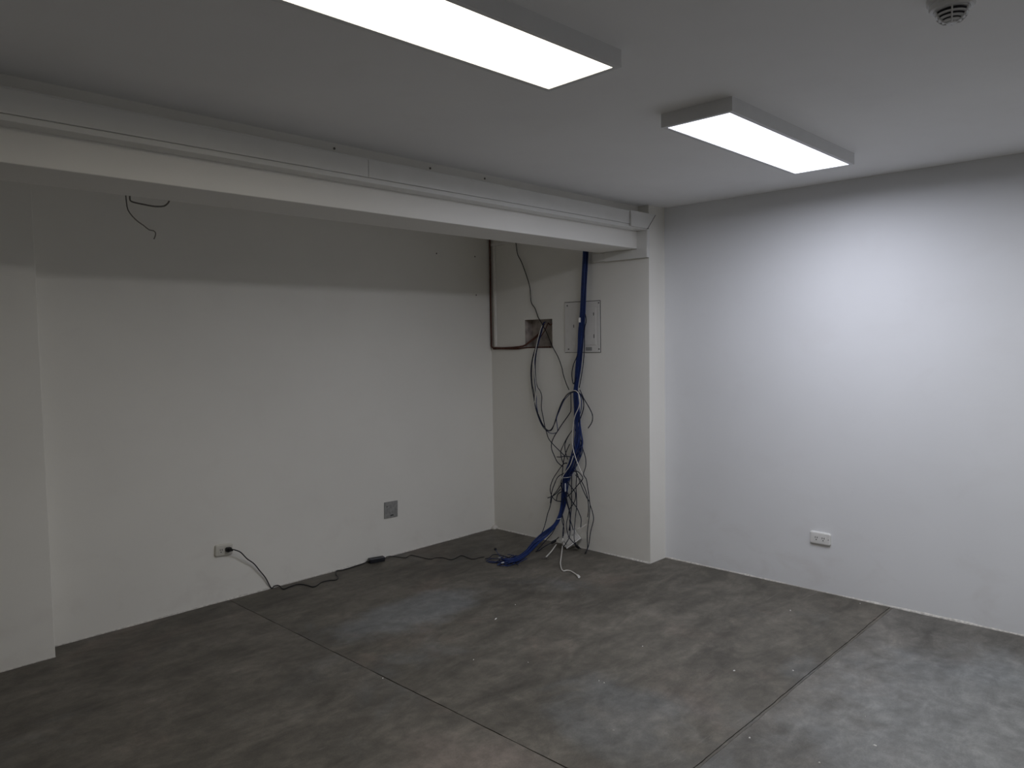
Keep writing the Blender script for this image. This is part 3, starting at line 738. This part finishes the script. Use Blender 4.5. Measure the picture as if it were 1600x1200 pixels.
for k in range(11):           # curled free ends of the strands, each with a small clear plug or bare tip
    y0 = 0.70 + 0.012 * k
    q = Vector((-0.80 - 0.01 * (k % 3), y0, 0.012 + 0.003 * (k % 4)))
    a = math.pi + rc.uniform(-0.9, 0.9)
    pts = [q + Vector((0.09, 0.012, 0.004)), q]
    for j in range(rc.choice((3, 4, 5))):
        a += rc.uniform(-0.9, 0.9)
        q = q + Vector((math.cos(a), math.sin(a), 0)) * rc.uniform(0.018, 0.032)
        q.z = max(0.004, q.z + rc.uniform(-0.010, 0.008))
        pts.append(q.copy())
    part('cable_end', tube(pts, 0.003), (M_BLUE2, M_BLUE_SHADE, M_BLUE)[k % 3], cb, smooth=True)
    if k % 3 == 0:
        d = (pts[-1] - pts[-2]).normalized()
        part('plug', cyl(pts[-1] - d * 0.004, d, 0.0045, 0.02, 6), M_TIE if k % 2 else M_BLACK, cb)
part('white_cable', tube(DATA['WHITE_B'], 0.0031), M_WHITE_C, cb, 'thin white cable crossing the blue bundle', True)
# ties round the bundle
for z in (1.195, 0.535, 0.215):
    i = min(range(1, len(TP)), key=lambda k: abs(TP[k].z - z) if TP[k].x > -0.4 else 9)
    ring = [TP[i] + CR * (math.cos(a) * (TW[i] + 0.003)) + CD * (math.sin(a) * (TW[i] * 0.78 + 0.004)) + Vector((0, 0, 0.004 * math.cos(a))) for a in [2 * math.pi * k / 20 for k in range(20)]]
    for q in ring:
        q.x = min(q.x, WX - 0.003)
    part('cable_tie', tube(ring, 0.0024, 6, raw=True, closed=True), M_TIE if z < 1 else M_BLUE_SHADE, cb)
# strip label below the middle tie and a scrap of tape higher up
i = min(range(1, len(TP)), key=lambda k: abs(TP[k].z - 0.50) if TP[k].x > -0.4 else 9)
q = TP[i] + CD * (TW[i] * 0.8 + 0.006)
part('paper_tag', bx(q.x - 0.005, q.x + 0.005, q.y - 0.001, q.y + 0.001, q.z - 0.055, q.z + 0.01, 0, rot=Matrix.Rotation(-0.76, 3, 'Z')), M_TIE, cb, 'pale strip label')
i = min(range(1, len(TP)), key=lambda k: abs(TP[k].z - 1.73))
q = TP[i] - CR * (TW[i] * 0.95) + CD * (TW[i] * 0.55)
part('paper_tag', bx(q.x - 0.008, q.x + 0.008, q.y - 0.003, q.y + 0.003, q.z - 0.018, q.z + 0.018, 0.002, rot=Matrix.Rotation(-0.76, 3, 'Z')), M_WHITE_C, cb, 'scrap of white tape')


def plug_head(p, d, L, r, parent, mat=M_BLACK):
    d = Vector(d).normalized()
    bm = cyl(Vector(p) - d * L / 2, d, r * 0.7, L * 0.35, 10, None, r)
    cyl(Vector(p) - d * L * 0.15, d, r, L * 0.65, 10, bm, r * 0.85)
    part('plug', bm, mat, parent)


e = DATA['ENDS'][0]
plug_head(e[-1], Vector(e[-1]) - Vector(e[-2]), 0.035, 0.011, cb)
plug_head(DATA['LOOSE'][22][2], Vector(DATA['LOOSE'][22][1]) - Vector(DATA['LOOSE'][22][3]), 0.045, 0.011, cb)
plug_head(DATA['LOOSE'][8][-2], Vector(DATA['LOOSE'][8][-1]) - Vector(DATA['LOOSE'][8][-3]), 0.045, 0.011, cb)
plug_head(DATA['LOOSE'][2][-1], Vector(DATA['LOOSE'][2][-1]) - Vector(DATA['LOOSE'][2][-2]), 0.03, 0.007, cb)

# white cable with a pale plug, lying out over the floor
wc = empty('white_floor_cable', DATA['WHITE_CABLE'][-1])
tag(wc, 'white cable curling over the floor in front of the blue bundle', 'cable')
part('cord', tube(DATA['WHITE_CABLE'], 0.0043, 8), M_WHITE_C, wc, smooth=True)
a, b = Vector(DATA['WHITE_CABLE'][-2]), Vector(DATA['WHITE_CABLE'][-1])
part('connector', cyl(b - (b - a).normalized() * 0.012 + Vector((0, 0, 0.002)), b - a, 0.008, 0.03, 8, None, 0.0085), M_CHIP, wc)

ws = empty('white_cable_stub', DATA['WHITE_STUB'][-1])
tag(ws, 'short white cable stub with a frayed dark end, left of the white box', 'cable')
part('cord', tube(DATA['WHITE_STUB'], 0.0048, 8), M_WHITE_C, ws, smooth=True)
a, b = Vector(DATA['WHITE_STUB'][-2]), Vector(DATA['WHITE_STUB'][-1])
d = (b - a).normalized()
for k in range(3):
    sd = Vector((-d.y, d.x, 0)) * (k - 1) * 0.4
    part('bare_wire', tube([b - d * 0.004, b + d * 0.012 + sd * 0.015, b + d * 0.025 + sd * 0.06 - Vector((0, 0, 0.004))], 0.0028, 6), M_SCREW, ws)

# white plastic box lying tilted at the foot of the cables
ax = (Vector((0.692, -0.722, 0)) * 0.81 + Vector((0, 0, 1)) * 0.59).normalized()
nz = Vector((-0.72, -0.52, 0.42))
nz = (nz - ax * nz.dot(ax)).normalized()
ay = nz.cross(ax)
RB = Matrix((ax, ay, nz)).transposed()
BOXP = (-0.2765, 0.6640, 0.0835)
wb = empty('white_box', tuple(BOXP), RB)
tag(wb, 'small white plastic junction box tipped on a corner beneath the blue cables', 'box')
HW, HH = 0.068, 0.053


def lpart(name, bm, mat, parent, label=None):
    o = obj(name, bm, mat, parent)
    if label: o['label'] = label
    return o


lpart('box_body', bx(-HW, HW, -HH, HH, -0.036, 0.0, 0.004), M_BOX, wb)
lpart('box_lid', bx(-HW + 0.004, HW - 0.02, -HH + 0.012, HH - 0.004, 0.0003, 0.008, 0.003), M_BOX, wb)
lpart('lid_edge', bx(-HW + 0.002, HW - 0.004, -HH + 0.001, -HH + 0.010, 0.0003, 0.012, 0.002), M_PLATE, wb)
for x, y, w, h in ((-0.050, -0.010, 0.008, 0.040), (-0.004, 0.014, 0.016, 0.008), (0.030, 0.006, 0.012, 0.010)):
    lpart('slot', bx(x - w / 2, x + w / 2, y - h / 2, y + h / 2, 0.0078, 0.0092), M_STICK, wb)
lpart('side_flap', bx(-HW - 0.004, -HW + 0.010, -HH + 0.02, HH - 0.01, -0.03, 0.012, 0.003), M_BOX, wb)
wt = tag(obj('white_wire', tube(DATA['WHITE_TAIL'], 0.0026), M_WHITE_C, None, True), 'thin white wire sticking up behind the tipped white box', 'wire')

# wire loops below the beam at the left
for p, lab in zip(DATA['LOOPS'], ('thin dark wire drooping free from behind the beam at the left', 'dark wire bent in a shallow loop behind the beam at the left')):
    tag(obj('dangling_wire', tube(p, 0.0034 if 'loop' in lab else 0.0026), M_WIRE, None, True), lab, 'wire', 'wires behind the beam')

# ---------------------------------------------------------------- sockets and plates


def socket(label, loc, rotz, tilt, mat, w=0.122, h=0.077):
    """a plate on a wall; local x along the wall, local z up, local -y out of the wall"""
    t = empty('wall_socket', loc, Matrix.Rotation(rotz, 3, 'Z') @ Matrix.Rotation(tilt, 3, 'Y'))
    tag(t, label, 'socket', 'wall sockets')
    rings = []
    for d, s in ((0.0, 0.0), (0.006, 0.0), (0.010, 0.0015), (0.013, 0.005), (0.0142, 0.011)):
        rings.append([(x, -d, z) for x, z in rounded_rect(w - 2 * s, h - 2 * s, max(0.004, 0.013 - s))])
    lpart('plate', loft(rings), mat, t)
    for sx in (-0.021, 0.021):
        bm = bmesh.new()
        rr_ = rounded_rect(0.034, 0.040, 0.006)
        loft([[(sx + x, -0.0143, z) for x, z in rr_], [(sx + x * 0.97, -0.0152, z * 0.97) for x, z in rr_]], bm)
        f = lpart('receptacle', bm, mat, t)
        for dx, dz, ww, hh in ((-0.006, 0.004, 0.0035, 0.010), (0.006, 0.004, 0.0035, 0.010), (0.0, -0.010, 0.006, 0.006)):
            lpart('pin_hole', bx(sx + dx - ww / 2, sx + dx + ww / 2, -0.0156, -0.0150, dz - hh / 2, dz + hh / 2, 0), M_SLOT, f)
    lpart('plate_screw', cyl((w / 2 - 0.012, -0.0135, 0), (0, -1, 0), 0.0028, 0.0012, 8), M_SCREW, t)
    return t


socket('white double socket on the bright wall, nothing plugged in', (-0.0005, -1.1115, 0.337), -math.pi / 2, 0.015, M_PLATE, 0.128)
socket('ivory double socket on the long wall with a black plug in it', (-2.560, DY - 0.0005, 0.3220), 0.0, 0.075, M_PLATE_L, 0.114, 0.074)

bp = empty('blank_plate', (-1.279, DY - 0.0005, 0.3490), Matrix.Rotation(0.03, 3, 'Y'))
tag(bp, 'grey square blank plate low on the long wall, set slightly crooked', 'plate')
lpart('cover', bx(-0.061, 0.061, -0.006, 0.0, -0.0605, 0.0605, 0.002), M_GREY, bp)
lpart('slot', bx(-0.006, 0.020, -0.0068, -0.0058, -0.046, -0.039, 0), M_SLOT, bp)
lpart('screw', cyl((-0.038, -0.0058, 0.026), (0, -1, 0), 0.005, 0.0012, 10), M_SCREW, bp)
lpart('knockout_ring', tube([(0.012 + 0.028 * math.cos(2 * math.pi * k / 20), -0.006, -0.004 + 0.028 * math.sin(2 * math.pi * k / 20)) for k in range(20)], 0.0015, 6, raw=True, closed=True), M_GREY, bp)

# recessed cover plate on the cable wall
cp = empty('cover_plate', (WX - 0.0005, 0.5850, 1.6790), Matrix.Rotation(-math.pi / 2, 3, 'Z'))
tag(cp, 'large off-white panel cover screwed to the wall behind the blue cables', 'panel')
cw, ch = 0.339, 0.382
lpart('shadow_rim', bx(-cw / 2, cw / 2, -0.0025, 0.0, -ch / 2, ch / 2), M_SCREW, cp, 'dark rim added for the shadow round the cover')
lpart('cover', bx(-cw / 2 + 0.003, cw / 2 - 0.005, -0.008, -0.002, -ch / 2 + 0.003, ch / 2 - 0.005, 0.002), M_COVER, cp)
lpart('door', bx(-0.095, 0.132, -0.0105, -0.0078, -0.135, 0.138, 0.0016), M_COVER, cp)
for x, z in ((-0.138, 0.163), (0.158, 0.172), (-0.130, -0.165), (0.158, -0.165)):
    lpart('screw', cyl((x, -0.0078, z), (0, -1, 0), 0.006, 0.002, 10), M_SCREW, cp)
for x, z, hh in ((0.112, 0.092, 0.022), (0.114, -0.070, 0.028), (-0.076, 0.008, 0.022)):
    lpart('latch_slot', bx(x - 0.003, x + 0.003, -0.0112, -0.0102, z - hh / 2, z + hh / 2), M_SLOT, cp)
lpart('sticker', bx(0.035, 0.093, -0.0086, -0.0079, -0.176, -0.150), M_STICK, cp, 'small grey sticker at the lower edge')

# ---------------------------------------------------------------- power cord and adapter
ad = empty('power_adapter', (-1.447, 1.5130, 0.0), (0, 0, -0.26))
tag(ad, 'black power adapter with its cord on the floor along the long wall', 'adapter')
lpart('brick', bx(-0.058, 0.058, -0.022, 0.022, 0.0, 0.034, 0.005), M_ADAPT, ad)
lpart('label', bx(-0.036, 0.036, -0.015, 0.015, 0.0339, 0.0346), M_BLACK, ad)
lpart('strain_relief', cyl((-0.056, 0, 0.015), (-1, 0, 0), 0.008, 0.022, 10, None, 0.004), M_BLACK, ad)
A = [[p[0], min(p[1], DY - 0.008), p[2]] for p in DATA['CORD_A']]
A[-1] = list(ad.matrix_world @ Vector((-0.070, 0, 0.015)))
part('mains_cord', tube(A, 0.0036, 8), M_BLACK, ad, smooth=True)
B = [[p[0], min(p[1], DY - 0.008), p[2]] for p in DATA['CORD_B']]
B[0] = list(ad.matrix_world @ Vector((0.056, 0, 0.015)))
part('thin_cord', tube(B, 0.0026, 6), M_BLACK, ad, smooth=True)
# mains plug standing in the right-hand receptacle
px, pz = -2.540, 0.3235
rings = []
for d, w, h in ((0.0158, 0.030, 0.026), (0.019, 0.034, 0.029), (0.034, 0.033, 0.028), (0.041, 0.022, 0.020), (0.047, 0.012, 0.012), (0.060, 0.009, 0.009)):
    k = (d - 0.0158) / 0.045
    rings.append([(px + k * 0.010 + x, DY - d, pz + z - k * 0.002) for x, z in rounded_rect(w, h, min(w, h) * 0.35)])
part('mains_plug', loft(rings), M_BLACK, ad)

# ---------------------------------------------------------------- smoke detector
sd = empty('smoke_detector', (-2.2478, -2.3277, H))
tag(sd, 'white ceiling smoke detector with dark vents by the top edge', 'smoke detector')


SDS = 0.86


def lathe(prof, n=36):
    bm = bmesh.new()
    return loft([[(SDS * r * math.cos(2 * math.pi * k / n), SDS * r * math.sin(2 * math.pi * k / n), 0.95 * z) for k in range(n)] for r, z in prof], bm)


lpart('base', lathe([(0.072, -0.0005), (0.072, -0.012), (0.068, -0.016)]), M_FRAME, sd)
lpart('body', lathe([(0.064, -0.0155), (0.066, -0.026), (0.062, -0.032), (0.056, -0.034)]), M_FRAME, sd)
lpart('dark_core', lathe([(0.046, -0.033), (0.040, -0.050), (0.026, -0.062), (0.010, -0.068)], 24), M_VENT, sd)
for r, z in ((0.0525, -0.0345), (0.047, -0.047), (0.038, -0.0565), (0.0275, -0.0645)):
    lpart('vent_ring', lathe([(r * 0.80, z), (r, z + 0.001), (r * 0.985, z - 0.0035), (r * 0.80, z - 0.0035)], 30), M_FRAME, sd)
lpart('nose', lathe([(0.017, -0.067), (0.016, -0.071), (0.010, -0.073)], 18), M_FRAME, sd)
for k in range(6):
    a = 2 * math.pi * k / 6 + 3.38
    P_ = [(SDS * math.cos(a) * r, SDS * math.sin(a) * r, 0.95 * z) for r, z in ((0.0525, -0.034), (0.047, -0.049), (0.038, -0.059), (0.0275, -0.067), (0.014, -0.0705))]
    lpart('rib', tube(P_, 0.0024, 5, raw=True), M_FRAME, sd)

# ---------------------------------------------------------------- paint chips on the floor
chips = [(-1.659, 0.078, 0.032, 0.006, 'thin white splinter of paint beside the pale worn patch of floor'), (-1.377, -1.244, 0.011, 0.007, 'bright white paint chip in the middle of the slab, left of the wide joint'), (-1.891, -1.574, 0.01, 0.008, 'bright white paint chip just right of the wide joint, near the lower edge'), (-1.62, -1.956, 0.013, 0.009, 'largest white paint chip, on the slab nearest the bright wall'), (-2.203, -1.142, 0.008, 0.005, 'white paint chip on the darkest floor near the narrow joint'), (-1.891, -0.861, 0.009, 0.005, 'right one of two paint specks lying close together'), (-1.891, -0.831, 0.006, 0.004, 'left one of two paint specks lying close together'), (-1.421, 0.152, 0.007, 0.004, 'paint speck right of the worn patch, nearest the white floor cable'), (-1.963, -0.45, 0.01, 0.004, 'flat pale paint speck on the slab below the long white splinter'), (-2.122, -0.227, 0.007, 0.004, 'paint speck on the slab just above the narrow joint'), (-1.192, -1.45, 0.008, 0.006, 'paint speck lying at the brink of the wide joint'), (-0.056, -1.368, 0.01, 0.004, 'paint speck close to the foot of the bright wall'), (-0.436, -1.111, 0.01, 0.005, 'dull paint speck on the floor below the white socket'), (-2.55, -0.056, 0.008, 0.004, 'paint speck near the narrow joint, farthest to the left'), (-1.428, -0.761, 0.007, 0.004, 'dull paint speck on open floor in front of the pillar'), (-1.415, -1.852, 0.004, 0.004, 'smallest paint speck, behind the largest white chip'), (-1.881, -1.845, 0.008, 0.005, 'dull paint speck at the lower edge of the photo')]
rk = random.Random(4)
for i, (x, y, L, W, lab) in enumerate(chips):
    bm = bmesh.new()
    n = 7
    ang = rk.uniform(0, 6.28)
    top, bot = [], []
    for k in range(n):
        a = 2 * math.pi * k / n
        r = rk.uniform(0.75, 1.2)
        u, v = L * 0.5 * r * math.cos(a), W * 0.5 * r * math.sin(a)
        c_, s_ = math.cos(ang if L < 0.02 else 0.35), math.sin(ang if L < 0.02 else 0.35)
        bot.append((u * c_ - v * s_, u * s_ + v * c_, 0.0))
        top.append((0.7 * (u * c_ - v * s_), 0.7 * (u * s_ + v * c_), 0.0022 + 0.0012 * rk.random()))
    loft([bot, top], bm)
    o = obj('paint_chip', bm, M_CHIP)
    o.location = (x, y, 0.0)
    tag(o, lab, 'chip', 'paint chips on the floor')
